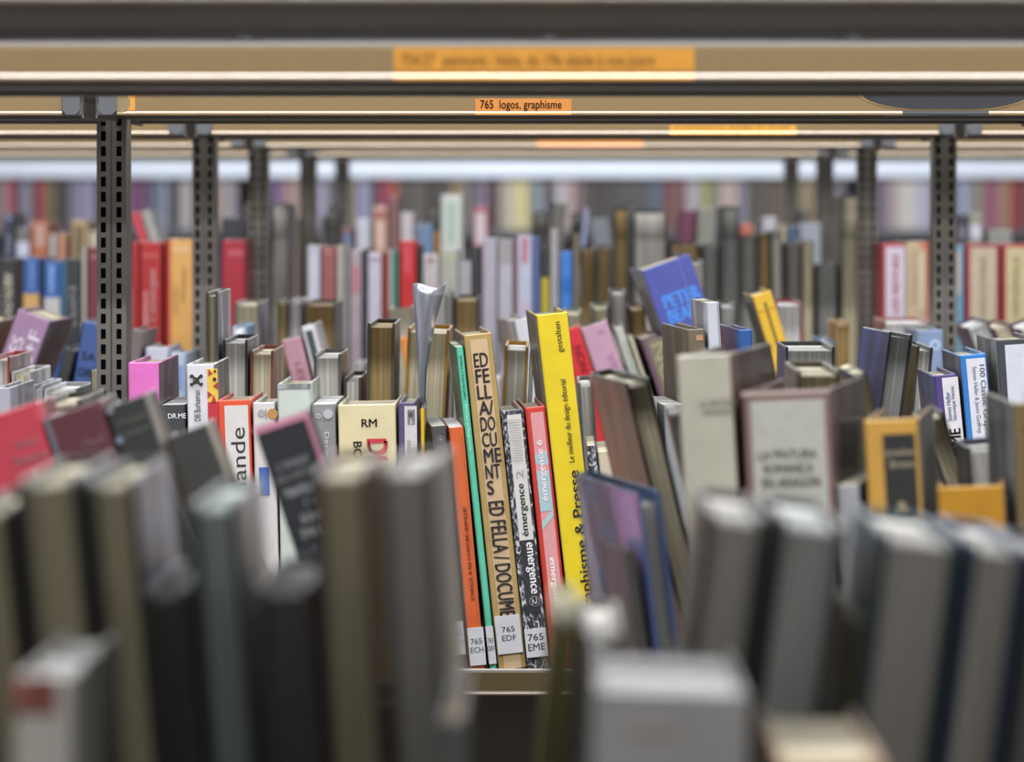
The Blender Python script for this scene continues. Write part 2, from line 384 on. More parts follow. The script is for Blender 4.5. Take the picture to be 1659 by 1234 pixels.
B('Cn', 'white with a brown dot', 409, 445, 652, 1.5, 'd6cfce', dec=[(C, 32, 19, 8.5, 'b98a50'), (C, 14, 17, 6, 'aaa6a4'), (R, 21, 22, 11, 27, '8a8684'), (R, 8, 24, 105, 150, '3a60a8')])
B('Cn', 'pale mint film-wrapped', 449, 502, 622, 1, 'c6cfc6', dec=[(R, 1, 54, 0, 8, 'dfe6ea', 'film')])
B('Cn', 'grey with two pale circles', 505, 543, 655, 1.5, '8d8c8e', 'w', soft=1, dec=[(C, 10, 19, 4.5, 'b9b8ba'), (C, 10, 19, 2.5, '8d8c8e'), (R, 16, 17, 10, 26, 'b9b8ba'), (C, 26, 16, 8, 'b9b8bc'), (T, 'Design', 17, 27, 45, 90, -90, 'b9b8ba')])
B('Cn', 'thick cream with black initials', 547, 641, 655, 1.2, 'ddd0a6', dec=[(T, 'RM', 38, 63, 24, 37, 0, '2a2624', .014), (T, 'DI', 46, 80, 56, 92, -90, 'b02c34', .05), (T, 'BOOKS', 24, 38, 60, 128, -90, '3a3430', .02)])
B('Cn', 'purple with a small photo panel', 645, 673, 652, .7, '564a72', dec=[(R, 10, 30, 6, 300, 'd0c8c8'), (R, 15, 27, 12, 36, '7c7878'), (C, 20, 20, 4, '4c4a4c'), (P, [(18, 36), (20, 24), (24, 36)], 'b0acac'), (T, 'atelier', 14, 22, 60, 100, -90, '8a8484')])
CONE = B('Cn', 'thin yellow booklet with flaring clear sleeve', 681, 687, 662, .9, 'e0b428', soft=1, dep=.1)
B('Cn', 'dark grey with a ring mark', 698, 723, 690, 5.0, '4c4a4a', 'g', soft=1, dec=[(C, 14, 22, 6, '8a8888'), (C, 14, 22, 5, '4c4a4a'), (C, 14, 22, 2.5, '8a8888')], sticker=(.3, 24, 318, 372, '765', 'ECH', 9, '8a8a8c'), yaw=3)
B('Cn', 'slim bright orange', 727, 751, 692, 5.1, 'd5622c', 'w', soft=1, dec=[(T, "ECHIROLLES. 30 ANS D'AVENTURES GRAPHIQUES", 11, 18, 130, 282, 90, '3a2420', .015), (R, 4, 4.7, 10, 324, 'e08050'), (R, 21, 21.7, 10, 324, 'e08050')], sticker=(.5, 26.5, 326, 387, '765', 'ECH', 9, '3c3c40'), dy=-.004, yaw=3)
B('Cn', 'slim turquoise', 738, 751, 562, 6.0, '5cc4a2', board='2c5a44', soft=1, dec=[(T, 'deValence et Kyota 666 gallery', 4, 9, 14, 86, -90, '1c5048', .01), (T, 'Pyramyd et Playgrounds', 4, 9, 94, 168, -90, 'c4ecdc', .01)], sticker=(.3, 12.6, 455, 516, '765', 'DEV', 8, '3c3c40'), yaw=3, dep=.2)
B('Cn', 'gold and tan stacked-letter', 750, 797, 541, 6.0, 'b2955a', board='6c675e', yaw=3.0, dep=.245, dec=[(R, 10, 38, 9, 545, 'cdb08a')]
  + [(T, t_, 12.5, e_, 31+25.9*i, 54.5+25.9*i, 0, '2a2220', .028) for i, (t_, e_) in enumerate([('ED', 36), ('FE', 36), ('LL', 36), ('A/', 37), ('DO', 37), ('CU', 37), ('ME', 41), ('NT', 37), ('S', 24)])]
  + [(T, 'ED FELLA / DOCUMENTS', 11.5, 37.5, 272, 498, -90, '2a2220', .028)], sticker=(2.5, 43, 458, 520, '765', 'EDF', 9, '2c2c30'))
B('Cn', 'crumpled black and silver', 811, 848, 664, 5.9, '808080', kind='marble', dec=[(R, 9, 32, 8, 212, 'd2cfc9'), (R, 9, 32, 212, 330, '28262c'), (T, 'émergence', 14, 28, 120, 206, 90, '1c1c1e', .02), (T, '2', 14, 26, 98, 112, 90, '8c8a88'),
  (T, 'emergence', 14, 29, 216, 300, -90, 'e0dfe0', .025), (C, 23, 312, 8.5, 'a09aa0'), (C, 23, 312, 7.5, '28262c'), (T, '2', 19, 27, 306, 318, -90, 'b0aab0')]
 + [('d', 12, 28, 16, 82, 6, 17, '9a9894')], sticker=(1, 36, 356, 402, '765', 'EME', 11, '1c1c20'), yaw=2.7)
B('Cn', 'red with a pink panel', 850, 884, 659, 5.9, 'c8392c', dec=[(R, 8, 29, 9, 380, 'd9979a'), (P, [(8, 78), (29, 72), (29, 96), (8, 92)], 'a5c0c8'), (R, 8, 29, 104, 170, 'a5c0c8'), (P, [(8, 188), (29, 168), (29, 178), (8, 200)], 'a5c8c0'),
  (T, 'émergence 6', 12, 25, 54, 153, 90, 'eedfe2', .02), (T, 'emergence 6', 12, 25, 245, 345, -90, 'f0e0e2', .025)], yaw=2.4)
B('Cn', 'tall bright yellow', 868, 920, 508, 6.3, 'e4c91a', board='7f7a70', yaw=2.4, dep=.25, dec=[(T, 'gestalten', 28, 40, 14, 64, 90, '28251c', .004), (T, 'Le meilleur du design éditorial', 27, 39, 108, 243, 90, '28251c', .006), (T, 'Graphisme & Presse', 24, 46, 256, 500, 90, '28251c', .02)])
B('Cn', 'black and white patterned low', 950, 965, 722, 6, '808080', kind='marble', dep=.2)
B('Cn', 'low cream', 968, 1000, 731, 6, 'c9bda4', soft=1)
B('Cn', 'white corner-worn', 1056, 1064, 643, 3, 'd4d4d8', soft=1, dep=.1, yaw=4)
B('Cn', 'low silver-edged', 1076, 1110, 656, 2, '8d8f92', 'g', soft=1, yaw=4)
B('Cn', 'brown marbled', 1113, 1142, 533, 2, '6c604e', yaw=4, dec=[(R, 14, 25, 10, 19, 'b98a64')], kind='cover', dep=.25)
B('Cn', 'slim silver-white', 1144, 1165, 490, 3, 'c4c8d2', soft=1, yaw=2.5, dep=.2, dec=[(R, 18, 18.8, 2, 300, '8a8e98')])
B('Cn', 'narrow royal blue', 1196, 1219, 534, 1, '1c5496', yaw=2.5, dep=.22)
B('Cn', 'violet with a white author panel', 1512, 1550, 607, 5.6, '4e3a7c', board='4a4878', dec=[(R, 13, 39, 5, 330, 'dcd8dc'), (T, 'Steven Heller', 16, 23.5, 28, 76, 90, '3a78b4', .012), (T, 'Véronique Vienne', 25, 33, 20, 76, 90, '3a78b4', .012), (T, 'GRAPHISME', 17, 35, 88, 205, 90, '242024', .02)])
B('Cn', 'sky blue with a white title panel', 1554, 1598, 574, 5, '2b7cc8', board='5c606c', dec=[(R, 10, 41, 7, 330, 'd8dae4'), (T, 'Steven Heller & Jason Godfrey', 17, 26, 20, 128, -90, '30343c'), (T, '100 Classic Graphic Design Journals', 28, 39, 18, 240, -90, '30343c')])
B('Cn', 'charcoal-framed white', 1613, 1680, 549, 3.6, '3c3e44', board='8a8c8c', dec=[(R, 14, 66, 9, 300, 'd0d4de')])
# ---------------- behind it, page edges forward
B('Cf', 'grey with a red board', -16, 16, 578, 0, 'b02a30', 'g', board='a08c8c')
B('Cf', 'thin pale striped', 19, 50, 602, 0, 'c4c6c8', 'o')
B('Cf', 'white and lavender thin', 52, 69, 624, 0, 'b4b4c0', 'g')
B('Cf', 'broad white-topped', 72, 124, 630, 0, 'c8ccd2', 'g')
B('Cf', 'slim black', 147, 158, 600, 0, '26241f', 'o')
B('Cf', 'tall olive and silver', 333, 353, 473, .5, '77776c', 'o', board='b4b4bc')
B('Cf', 'thick grey-paged black', 361, 401, 550, 0, '2a2b2c', 'g', board='8a909c')
B('Cf', 'rust brown', 406, 443, 568, -.5, '8c4630', 'o', board='a88c7c')
B('Cf', 'grey-green clear-wrapped', 508, 552, 574, .5, '5f605a', 'g', board='a89c8c')
B('Cf', 'low dark brown', 557, 585, 612, 0, '3c3432', 'g')
B('Cf', 'tall dark olive', 596, 640, 524, -1, '4d504a', 'b', board='b4ac98')
B('Cf', 'wide amber', 661, 728, 533, -3, 'b98a1c', 'o', dep=.2)
B('Cf', 'slim black-sleeved', 733, 741, 600, 0, '2a2a2c', 'g')
B('Cf', 'medium amber', 818, 856, 561, -2.6, 'b98a1c', 'g')
B('Cf', 'very thin dark green', 858, 864, 572, -2, '2c3428', 'g')
B('Cf', 'thin grey striped', 936, 962, 620, 3, '7a7c78', 'g')
B('Cf', 'broad black-edged', 1273, 1352, 562, 0, '3c3d3c', 'g')
B('Cf', 'glossy black and blue', 1441, 1480, 540, -7.5, '1c1e24', 'd', board='1c3878', yaw=4, dep=.24)
B('Cf', 'black-edged pale-paged', 1486, 1512, 562, -5, '35383a', 'g')
# ---------------- fourth bookcase
B('Dn', 'charcoal film-covered', -60, -4, 512, -18, '6a6a6a')
B('Dn', 'mauve lettered in white', 30, 83, 510, -20, '9c7a9c', board='6c6662', dec=[(T, 'DES', 8, 27, 42, 90, 90, 'e4dce4', .01), (T, 'ES+F', 31, 50, 24, 100, 90, 'e4dce4', .01)], yaw=-2.5)
B('Dn', 'black with white edges', 105, 124, 566, -15, '26282a', 'w')
B('Dn', 'dark blue', 134, 180, 524, -9, '34508c', dec=[(T, 'SA', 6, 30, 48, 62, 0, '1c2440', .03), (T, 'ORE', 4, 34, 74, 88, 0, '1c2440', .03)])
B('Dn', 'grey-brown', 214, 234, 535, -8, '6c6462')
B('Dn', 'pale lavender low', 236, 272, 563, 0, 'bcbccc')
B('Dn', 'pale sky blue', 276, 300, 572, 0, 'a8b6cc', dec=[(R, 8, 20, 20, 60, '7c94c4')])
B('Dn', 'dusty rose', 456, 487, 549, 14, 'b08490', 'w', dec=[(T, 'LES', 12, 22, 40, 70, -90, '6c3c48')])
B('Dn', 'white with slate panel', 488, 508, 528, 14, 'd0d0d4', 'w', dec=[(R, 5, 16, 8, 80, '3c4248')])
B('Df', 'cream slanting', 628, 668, 499, 6, 'c4bca8', fore=0, dep=.19)
B('Dn', 'orange slanting', 646, 672, 546, 12, 'd08038')
B('Dn', 'white with black board', 829, 856, 517, 11, 'c9c9ce', yaw=6, dec=[(R, 1, 4, 0, 100, '2c2e34')])
B('Dn', 'bright red slanting', 905, 937, 533, 18, 'cc1f2c', dec=[(T, 'NON', 14, 28, 30, 74, -90, '8c1420', .02)])
B('Dn', 'pink slanting', 941, 983, 526, 18.5, 'bc92a8', 'w', dec=[(T, 'M', 26, 34, 12, 20, 0, '70607c'), (T, 'VILLE', 26, 38, 52, 110, -90, '8c5c88')])
B('Dn', 'thin sage white', 995, 1008, 530, 18.5, 'b4b8ac', 'w', dec=[(T, 'catalogue', 6, 12, 24, 90, -90, '6c7064')])
B('Dn', 'slim ivory', 1018, 1026, 548, 18.2, 'b0a894')
B('Dn', 'plum and olive', 1037, 1064, 545, 18.35, '6c5060', yaw=2, dec=[(R, 9, 38, 6, 330, '79725a'), (T, 'NOTION', 13, 35, 14, 190, -90, 'a89f7c', .01)])
B('Dn', 'broad cobalt blue with light blue lettering', 1039, 1117, 425, 19.3, '4a52a4', board='8a8886', yaw=3, dec=[(T, 'PETER', 16, 78, 50, 72, 0, '4688dc', .04), (T, 'BEARD', 16, 78, 75, 98, 0, '4688dc', .04), (R, 60, 62, 0, 200, '6d74bc')])
B('Dn', 'yellow slanting', 1218, 1249, 475, 17, 'e2b42c', board='6a685c', yaw=1, dec=[(R, 15, 19, 16, 110, '5c4c20'), (R, 2, 30, 26, 28, 'c99a28')])
B('Dn', 'cloudy blue with a pale ring', 1486, 1528, 535, 0, '7f93b4', dec=[(C, 29, 24, 9, 'b4c4dc'), (C, 29, 24, 4.5, '7f93b4')])
B('Df', 'white-topped grey-beige', 380, 420, 490, 0, '8c8884', 'c', board='a49cac')
B('Dn', 'small pale blue', 377, 398, 529, 0, '90b4d0', 'w', fore=1)
B('Df', 'narrow brown-grey', 449, 467, 488, 0, '6c6458', 'b')
B('Df', 'lavender-white', 470, 488, 486, 0, 'b0aab4', 'g')
B('Df', 'thick brown-paged', 493, 544, 490, 0, '5c5854', '8a7046')
B('Df', 'thin white-capped low', 572, 588, 591, 0, 'bcbcbc', 'g')
B('Df', 'slim silver-grey', 719, 733, 473, 0, 'a0a09e', 'g')
B('Df', 'dark-edged white-topped', 736, 775, 482, 0, '33343c', 'b')
B('Df', 'low white-topped', 795, 814, 611, 0, 'a4a4a6', 'w')
B('Df', 'pale-topped narrow', 913, 943, 505, 0, '8a8c88', 'o')
B('Df', 'green-tinged white-topped', 959, 986, 496, 0, '7f8a78', 'o')
B('Df', 'tall white-topped', 989, 1015, 472, 0, '77787a', 'g')
B('Df', 'brown and red-edged', 1018, 1044, 497, 6, '5c2c28', 'b')
B('Df', 'grey pale-topped', 1118, 1142, 423, 2, '70706e', 'g')
B('Df', 'bright-topped grey', 1166, 1194, 493, 0, '6c6a66', 'w')
B('Df', 'red-topped', 1256, 1300, 490, 0, 'a82a34', 'w')
B('Df', 'wide low pale', 1302, 1326, 562, 0, '8c8a82', 'g')
B('Df', 'low sky blue topped', 1328, 1351, 552, 0, '86b0c8', 'w')
B('Df', 'cream and orange topped', 1355, 1377, 523, 0, 'c49c58', 'b')
B('Df', 'wide pink-topped', 1432, 1508, 520, 0, 'b06c64', 'w')
B('Df', 'lilac-edged leaning', 1566, 1601, 525, 21, '564a64', 'w')
B('Df', 'maroon-edged leaning', 1609, 1636, 528, 21, '70303a', 'c')
B('Df', 'violet-edged leaning', 1652, 1690, 527, 21, '4c3a58', 'w')
# ---------------- fifth bookcase
def E(desc, a, b, y, col, *dec, **k): return B('En', desc, a, b, y, k.pop('lean', 0), col, dec=list(dec), **k)
E('black with cream lettering', 0, 27, 420, '262424', (T, 'ARTS DOM', 7, 20, 22, 110, -90, 'c9bfae', .03))
E('thin dark brown', 28, 35, 419, '3a2c20')
E('blue with an orange foot', 37, 64, 418, '2f5596', (R, 1, 26, 58, 140, 'c49a5c'), (T, 'peintres', 10, 18, 8, 50, -90, '86a4d0'))
E('thin near-black', 65, 70, 420, '20242c')
E('blue with a pale foot', 71, 98, 424, '2458a0', (R, 1, 26, 58, 140, 'b8b4b4'), (T, 'dessins', 9, 18, 6, 50, -90, 'a0bce0'))
E('black and steel blue with white date', 99, 131, 420, '23282e', (R, 0, 8, 0, 200, '355a78'), (T, '1898', 13, 25, 45, 108, -90, '9a9ca0', .02))
E('thin pale grey', 132, 140, 402, 'a8a29a')
E('dark maroon', 142, 180, 400, '6c2430', (R, 4, 20, 14, 18, 'a87a70'))
E('red narrow', 213, 225, 392, 'a01c20')
E('bright red with white lettering', 227, 262, 392, 'a4181c', (R, 3, 30, 20, 24, 'c46060'), (T, 'Camargue', 15, 27, 44, 130, 90, 'd4b4b0', .02), (T, 'peinture', 5, 14, 80, 140, 90, 'd4b4b0'))
E('orange with dark lettering', 269, 312, 388, 'd09c54', (R, 0, 7, 0, 200, 'a81c1c'), (R, 13, 38, 12, 22, 'd8b080'), (T, 'Monet', 24, 32, 44, 100, 90, '5c4420'), (T, 'estampes', 12, 19, 76, 120, 90, '5c4420'))
E('scarlet wide', 360, 396, 389, '9c1428', (R, 10, 34, 16, 26, 'b05060'))
E('silver-blue', 498, 519, 398, 'a9aab4', (R, 3, 17, 14, 90, 'b8b9c4'))
E('dull red', 521, 544, 400, '8c4c4c', (R, 4, 19, 8, 12, 'a87474'))
E('thin ivory', 546, 556, 398, 'aaa498')
E('thin mid grey', 557, 565, 399, '858484')
E('pinkish grey', 567, 586, 405, '9c8c94', (R, 4, 15, 26, 70, 'ac6c78'))
E('thin navy', 588, 594, 404, '303848')
E('off-white lavender', 596, 618, 410, 'b6aebc', (R, 4, 18, 8, 12, '8c6c7c'))
E('slim crimson', 620, 628, 408, '8c2424')
E('slim ash grey', 629, 637, 404, '9c9c98')
E('slim teal', 638, 645, 405, '2f7a6c')
E('vivid red', 648, 674, 390, 'b4141e', (R, 6, 18, 6, 52, 'c04048'))
E('narrow black', 676, 682, 398, '2c2624')
E('white with red dot', 685, 711, 412, 'aea6a8', (C, 13, 10, 4, '8c4858'))
E('grey-green', 713, 742, 404, '9c9c94', (R, 4, 24, 10, 18, 'a8a888'))
E('light grey', 743, 764, 424, '98949a')
E('black', 766, 778, 400, '2b2b2e')
E('pale lilac', 782, 805, 386, 'a09ca8')
E('grey and lilac', 807, 831, 388, '938e90', (R, 2, 22, 40, 160, 'a9a5b2'))
E('thin rose-edged', 833, 837, 390, '8c5c60')
E('lavender with a red flash', 838, 862, 382, 'aeb0c4', (R, 7, 17, 2, 44, 'b0707e'), (T, 'graphic', 8, 16, 100, 170, 90, 'c48c94'))
E('indigo', 863, 874, 384, '4c5a90')
E('black with a yellow foot', 876, 890, 400, '26241f', (R, 1, 13, 50, 110, 'a89a24'))
E('silver', 892, 904, 372, '9a9698')
E('bright blue', 908, 927, 408, '2f70bc', (R, 5, 15, 42, 68, '145ca8'))
E('tan', 929, 938, 380, '6f6450')
E('red-framed white', 1430, 1465, 394, 'a83440', (R, 5, 36, 6, 300, 'c4bccc'), (T, 'LES REVUES', 16, 26, 18, 115, 90, '9c2434', .04))
E('cream with an orange corner', 1467, 1504, 392, 'b8a284', (P, [(18, 1), (36, 1), (36, 16)], 'c86c50'), (R, 33, 37, 0, 300, 'b8604c'), (T, 'histoire', 8, 18, 14, 100, 90, '8c7c54'), (R, 22, 30, 20, 110, 'c4b49c'))
E('thin cream and blue', 1551, 1561, 397, '6c9ab4', (R, 0, 4, 10, 80, 'c0b498'))
E('maroon-framed beige', 1564, 1621, 395, '8c2c38', (R, 8, 50, 6, 300, 'b8a890'), (T, 'HISTOIRE', 24, 34, 20, 120, 90, '8a7a60', .02))
E('brick-framed straw', 1624, 1680, 395, 'a03c3c', (R, 6, 44, 6, 300, 'beb088'), (T, 'GENERALE', 17, 27, 20, 120, 90, '8a8040', .02))
def EF(desc, a, b, y, col, pg='o', lean=0, **k): return B('Ef', desc, a, b, y, lean, col, pg, **k)
EF('tall grey', 440, 470, 330, '4a4742', 'g', -.8)
EF('low brown', 940, 964, 402, '5c4c38', 'b')
EF('cream-topped brown', 967, 990, 400, '54483a', 'b')
EF('tall olive', 994, 1018, 337, '46443c', 'b')
EF('tall grey, black-boarded', 1026, 1080, 341, '141412', 'g')
EF('short brown', 1086, 1132, 395, '5a4c34', 'b')
EF('dark grey', 1138, 1164, 398, '46464a', 'd')
EF('tall steel grey', 1168, 1198, 334, '4c4c50', 'd')
EF('dark green-grey', 1200, 1226, 382, '4c504c', 'd')
EF('buff', 1229, 1247, 378, '6c6044', 'b')
EF('ash grey narrow', 1249, 1266, 374, '77756c', 'g', 1)
EF('grey-brown medium', 1275, 1296, 394, '6c685c', 'd')
EF('ivory-topped', 1299, 1318, 390, '77705c', 'o')
EF('charcoal white-topped', 1323, 1356, 430, '38383a', 'd')
EF('tall olive-grey white-topped', 1362, 1390, 317, '545048', 'o')
# ---------------- sixth bookcase
def FN(desc, a, b, y, col, *dec, **k): return B('Fn', desc, a, b, y, k.pop('lean', 0), col, dec=list(dec), **k)
FN('navy with white mark', 6, 22, 346, '262c44', (R, 5, 11, 4, 10, '9ca4bc'), (T, 'ITALIA', 5, 11, 34, 66, 90, 'a0a4b0'))
FN('white-tagged', 26, 48, 370, '6a6664', (R, 1, 21, 22, 46, 'bcbcd0'))
FN('orange', 50, 78, 360, 'a4603c', (R, 8, 22, 4, 40, 'b09088'))
FN('low white', 80, 90, 380, 'aca8a8')
FN('salmon', 92, 108, 378, 'a87860')
FN('tan-framed', 115, 142, 357, '9c855c', (R, 8, 18, 10, 60, '56483a'))
FN('ivory', 144, 158, 376, 'b0a898')
FN('pink slanting', 213, 224, 345, 'd0404e', lean=17)
FN('grey slanting', 228, 242, 342, '9a9a98', lean=17)
FN('navy wide', 358, 393, 352, '20222e')
FN('cream', 464, 480, 352, 'ae9c8c', (R, 4, 16, 6, 24, 'a88484'))
FN('red and blue low', 553, 572, 370, '70444c', (R, 4, 15, 8, 30, '4c7090'))
FN('white', 577, 600, 355, 'b0b0bc')
FN('salmon with red band', 605, 627, 334, 'b08c80', (R, 1, 21, 10, 20, '9c5450'), (R, 4, 17, 24, 70, 'c4a494'))
FN('dark rose', 629, 647, 318, '704c4a')
FN('pale grey', 649, 670, 345, 'b0a8ac')
FN('blue-grey', 673, 701, 362, '66748c', (R, 16, 26, 6, 60, '5c7ca0'))
FN('orange-brown', 703, 712, 376, '9c6c38')
FN('white with green lettering', 714, 750, 316, 'bcc0ba', (R, 12, 22, 12, 80, '94ac9c'), (R, 1, 4, 2, 80, '9ca4a0'), (R, 31, 34, 2, 80, '9ca4a0'))
FN('red-topped white', 767, 791, 335, '9c5a60', (R, 3, 20, 10, 60, 'beb0b4'))
FN('taupe', 896, 920, 328, '5c5852', lean=-6)
FN('slate', 955, 985, 355, '6a6e76', lean=8)
FN('periwinkle tag', 948, 954, 338, '9ca4c8', lean=-6)
FN('burgundy slanting', 1104, 1128, 340, '5c2440', lean=-6)
FN('stone grey', 1131, 1160, 337, '79786f', lean=-2)
FN('salmon-topped', 1200, 1220, 363, 'a85c48')
FN('white angled', 1236, 1258, 352, 'aaa6b0')
FN('peach narrow', 1262, 1274, 365, 'a0907c')
FN('dark blue narrow', 1276, 1292, 368, '34506c')
FN('light grey broad', 1296, 1330, 362, '8c909c')
FN('near-black', 1552, 1568, 347, '2c2c40', (R, 2, 12, 20, 40, '77707c'))
FN('white-topped', 1570, 1592, 346, '8a887c', (R, 2, 20, 18, 40, 'bcbcc8'))
FN('grey low', 1600, 1640, 372, '80807c')
def FF(desc, a, b, y, col, pg='d', lean=0): return B('Ff', desc, a, b, y, lean, col, pg)
FF('black tall', 396, 404, 330, '201f22'); FF('dark grey', 530, 550, 335, '38383c'); FF('charcoal', 693, 710, 335, '46423e')
FF('brown', 862, 890, 345, '55504c'); FF('grey', 1010, 1030, 330, '4c4a46'); FF('dark brown', 1290, 1310, 340, '54483c'); FF('olive', 1180, 1196, 350, '56544a')
FF('pale grey', 520, 528, 350, '909090', 'g'); FF('smoke grey', 925, 944, 345, '50504e')
# ---------------- second bookcase
B('Bn', 'crimson slanting', -44, 57, 668, 18, 'c23a4c', dep=.12, dec=[(T, 'Henri', 56, 92, 50, 64, 0, 'e4b0b4', .01), (T, 'Rousseau', 44, 100, 74, 90, 0, 'e4b0b4', .01), (T, 'A', 66, 76, 100, 116, 0, 'e8b8bc')])
B('Bn', 'maroon slanting', 70, 161, 664, 18.5, '5c2a34', dep=.12, dec=[(R, 0, 8, 0, 400, '6a6e76'), (T, 'Henri', 48, 84, 52, 66, 0, 'c09a9e', .01), (T, 'Rousseau', 38, 92, 74, 88, 0, 'b08a90', .01)])
B('Bn', 'black with faint cream lettering', 168, 234, 650, 18.5, '2c2e2e', board='88807a', dep=.1, dec=[(T, 'Gauguin', 12, 62, 26, 38, 0, '9aa090', .01), (T, 'peintre', 22, 62, 46, 60, 0, '9aa090', .01), (C, 8, 8, 5, '8c9298'), (C, 8, 58, 6, '7c8490')])
B('Bn', 'plain charcoal slanting', 268, 335, 698, 20, '383836', board='9c9084', dep=.08)
B('Bn', 'black with pink edges', 411, 497, 680, 18.5, '24272c', dep=.06, dec=[(R, 0, 91, 0, 11, 'd08aa4'), (R, 84, 91, 10, 250, 'b87890'), (T, 'COMMENT', 14, 70, 66, 80, 0, '9a9c9e', .02), (T, 'REGARDER', 10, 76, 86, 99, 0, '8a8c8e', .02), (T, 'PEINTRES', 14, 62, 110, 126, 0, '9a9c9e', .03), (T, 'DE', 40, 62, 134, 148, 0, '8a8c8e', .02), (T, 'SANS', 26, 60, 156, 172, 0, '9a9c9e', .03), (T, 'DIEU', 20, 56, 180, 196, 0, '9a9c9e', .03), (C, 30, 214, 5, '505460')])
B('Bn', 'mauve-sided black-edged', 1010, 1026, 892, 8.5, '1c1a1c', '3a3836', dep=.1, yaw=9, board='6c5e5e', fore=1)
B('Bn', 'tall cream', 1094, 1183, 575, 3.3, 'b8b4a4', board='5a3e38', yaw=-8.5, dep=.25, dec=[(T, 'LA PINTURA', 34, 96, 74, 84, 0, '706c64', .01), (T, 'ROMANICA', 40, 92, 88, 98, 0, '706c64', .01)])
B('Bn', 'mauve-edged cream wide', 1200, 1344, 633, 2.7, '8c6f6a', board='5f4f4c', yaw=-8.5, dep=.25, dec=[(R, 14, 134, 16, 700, 'b9b9ae'), (R, 0, 144, 0, 7, 'c8b4ac'), (T, 'LA PINTURA', 24, 118, 96, 111, 0, '403e3c', .015), (T, 'ROMANICA', 32, 112, 118, 134, 0, '403e3c', .015), (T, 'EN ARAGON', 28, 122, 140, 157, 0, '403e3c', .015)])
B('Bn', 'grey-white with navy lettering', 1354, 1390, 787, 3.1, 'a8a8ae', soft=1, yaw=-8.5, dec=[(T, 'HOPPER', 20, 32, 100, 156, -90, '24284c', .03)])
B('Bn', 'golden yellow with black panel', 1398, 1487, 680, 3.4, 'cf9e46', board='5a5852', yaw=-7, dec=[(R, 30, 82, 24, 156, '222422'), (T, 'Jonathan', 32, 80, 48, 62, 0, 'b8ac90', .012), (T, 'Brown', 40, 78, 66, 79, 0, 'b8ac90', .012), (T, '&', 46, 66, 134, 150, 0, 'b8a880', .02)])
B('Bf', 'grey board black-edged slanting', 1492, 1528, 672, 19, '4a4642', dep=.1, dy=.11)
B('Bn', 'wide low mustard', 1518, 1626, 788, 2.6, 'c08a1c', dep=.08, yaw=-5)
B('Bn', 'ochre brown', 1640, 1716, 652, 2.6, '77623c', board='6c7470', dec=[(R, 14, 60, 40, 44, '5c4a30'), (T, 'ROMANA', 30, 46, 60, 150, 90, '5c4a30', .02)])
B('Bf', 'cream-paged hidden', 62, 130, 650, 6, '5a5850', 'c')
B('Bf', 'russet', 1011, 1052, 615, 13.2, '241c18', 'o', yaw=7, board='a34c36')
B('Bn', 'blue patterned', 1030, 1068, 796, 6.9, '2c4470', 'd', yaw=9, dep=.25, fore=1, board='art_blue 2c4470')
B('Bf', 'smoky grey', 1086, 1106, 672, 13.2, '6c6a68', 'd')
B('Bf', 'curling cream-paged', 1292, 1362, 600, 0, '6a6250', 'o')
B('Bf', 'olive slanting', 1384, 1402, 606, 16, '6c6a34', 'o')
B('Bf', 'navy film-covered', 1566, 1632, 722, 5, '30324c', 'g', dy=-.01, dep=.11)
# ---------------- nearest bookcase
B('Af', 'cream-topped outermost', -70, 14, 830, 6, '3a3020', 'o')
B('Af', 'broad olive-paged', 24, 126, 776, 5.4, '1f1e1a', 'o')
B('Af', 'olive-paged lavender-sided', 138, 218, 779, 5.2, '22201c', 'o', board='a8a8b8')
B('Af', 'short black', 232, 303, 958, 5, '1e1e1e', '5a5a58', dy=-.02)
B('Af', 'teal-edged grey-paged', 304, 384, 816, 4.6, '3e4a48', 'bccac6', board='c4c6d0')
B('Af', 'short dark-paged', 414, 505, 954, 3.5, '26201e', '6a6a66', dy=-.02)
B('Af', 'salmon-topped', 505, 598, 766, 3.2, '5a3c34', 'o')
B('Af', 'grey-paged silver-sided', 612, 700, 761, 3.2, '6c6864', 'g', board='a49c94', yaw=-1.5)
B('Af', 'slim olive yellow-topped', 895, 936, 1000, -5.5, '8c8430', 'o')
B('Af', 'short white-topped', 940, 1012, 1028, -4, '706862', 'g')
B('Af', 'grey-paged black-boarded', 1146, 1246, 836, -7.5, '1e1f20', 'g')
B('Af', 'cream-topped blue-grey', 1262, 1374, 848, -7.5, '2a2a2c', 'c8ccca')
B('Af', 'narrow dark olive', 1385, 1408, 1009, -7.3, '24241c', '5c5a44')
B('Af', 'teal-boarded', 1428, 1556, 872, -7.1, '0f4858', 'g')
B('Af', 'navy-boarded light-topped', 1572, 1664, 886, -7.6, '123f6a', 'g')
B('Af', 'dark navy outermost', 1674, 1760, 905, -7.6, '16263c', 'd')
B('An', 'red and white banded', 22, 118, 1096, 0, 'b8b4ac', 'w', board='6c6c66', dec=[(R, 0, 70, 2, 60, '7c4434'), (R, 0, 20, 2, 40, 'a86058')])
B('An', 'dark grey tan-topped', 712, 752, 1166, 0, '4c4c4c', 'b')
B('An', 'broad pale grey', 965, 1215, 1122, -2, '9c9a98', 'w', dec=[(R, 60, 130, 62, 68, 'b08c8c')])
B('An', 'peach', 1262, 1436, 1234, 0, 'd0b090', 'c')
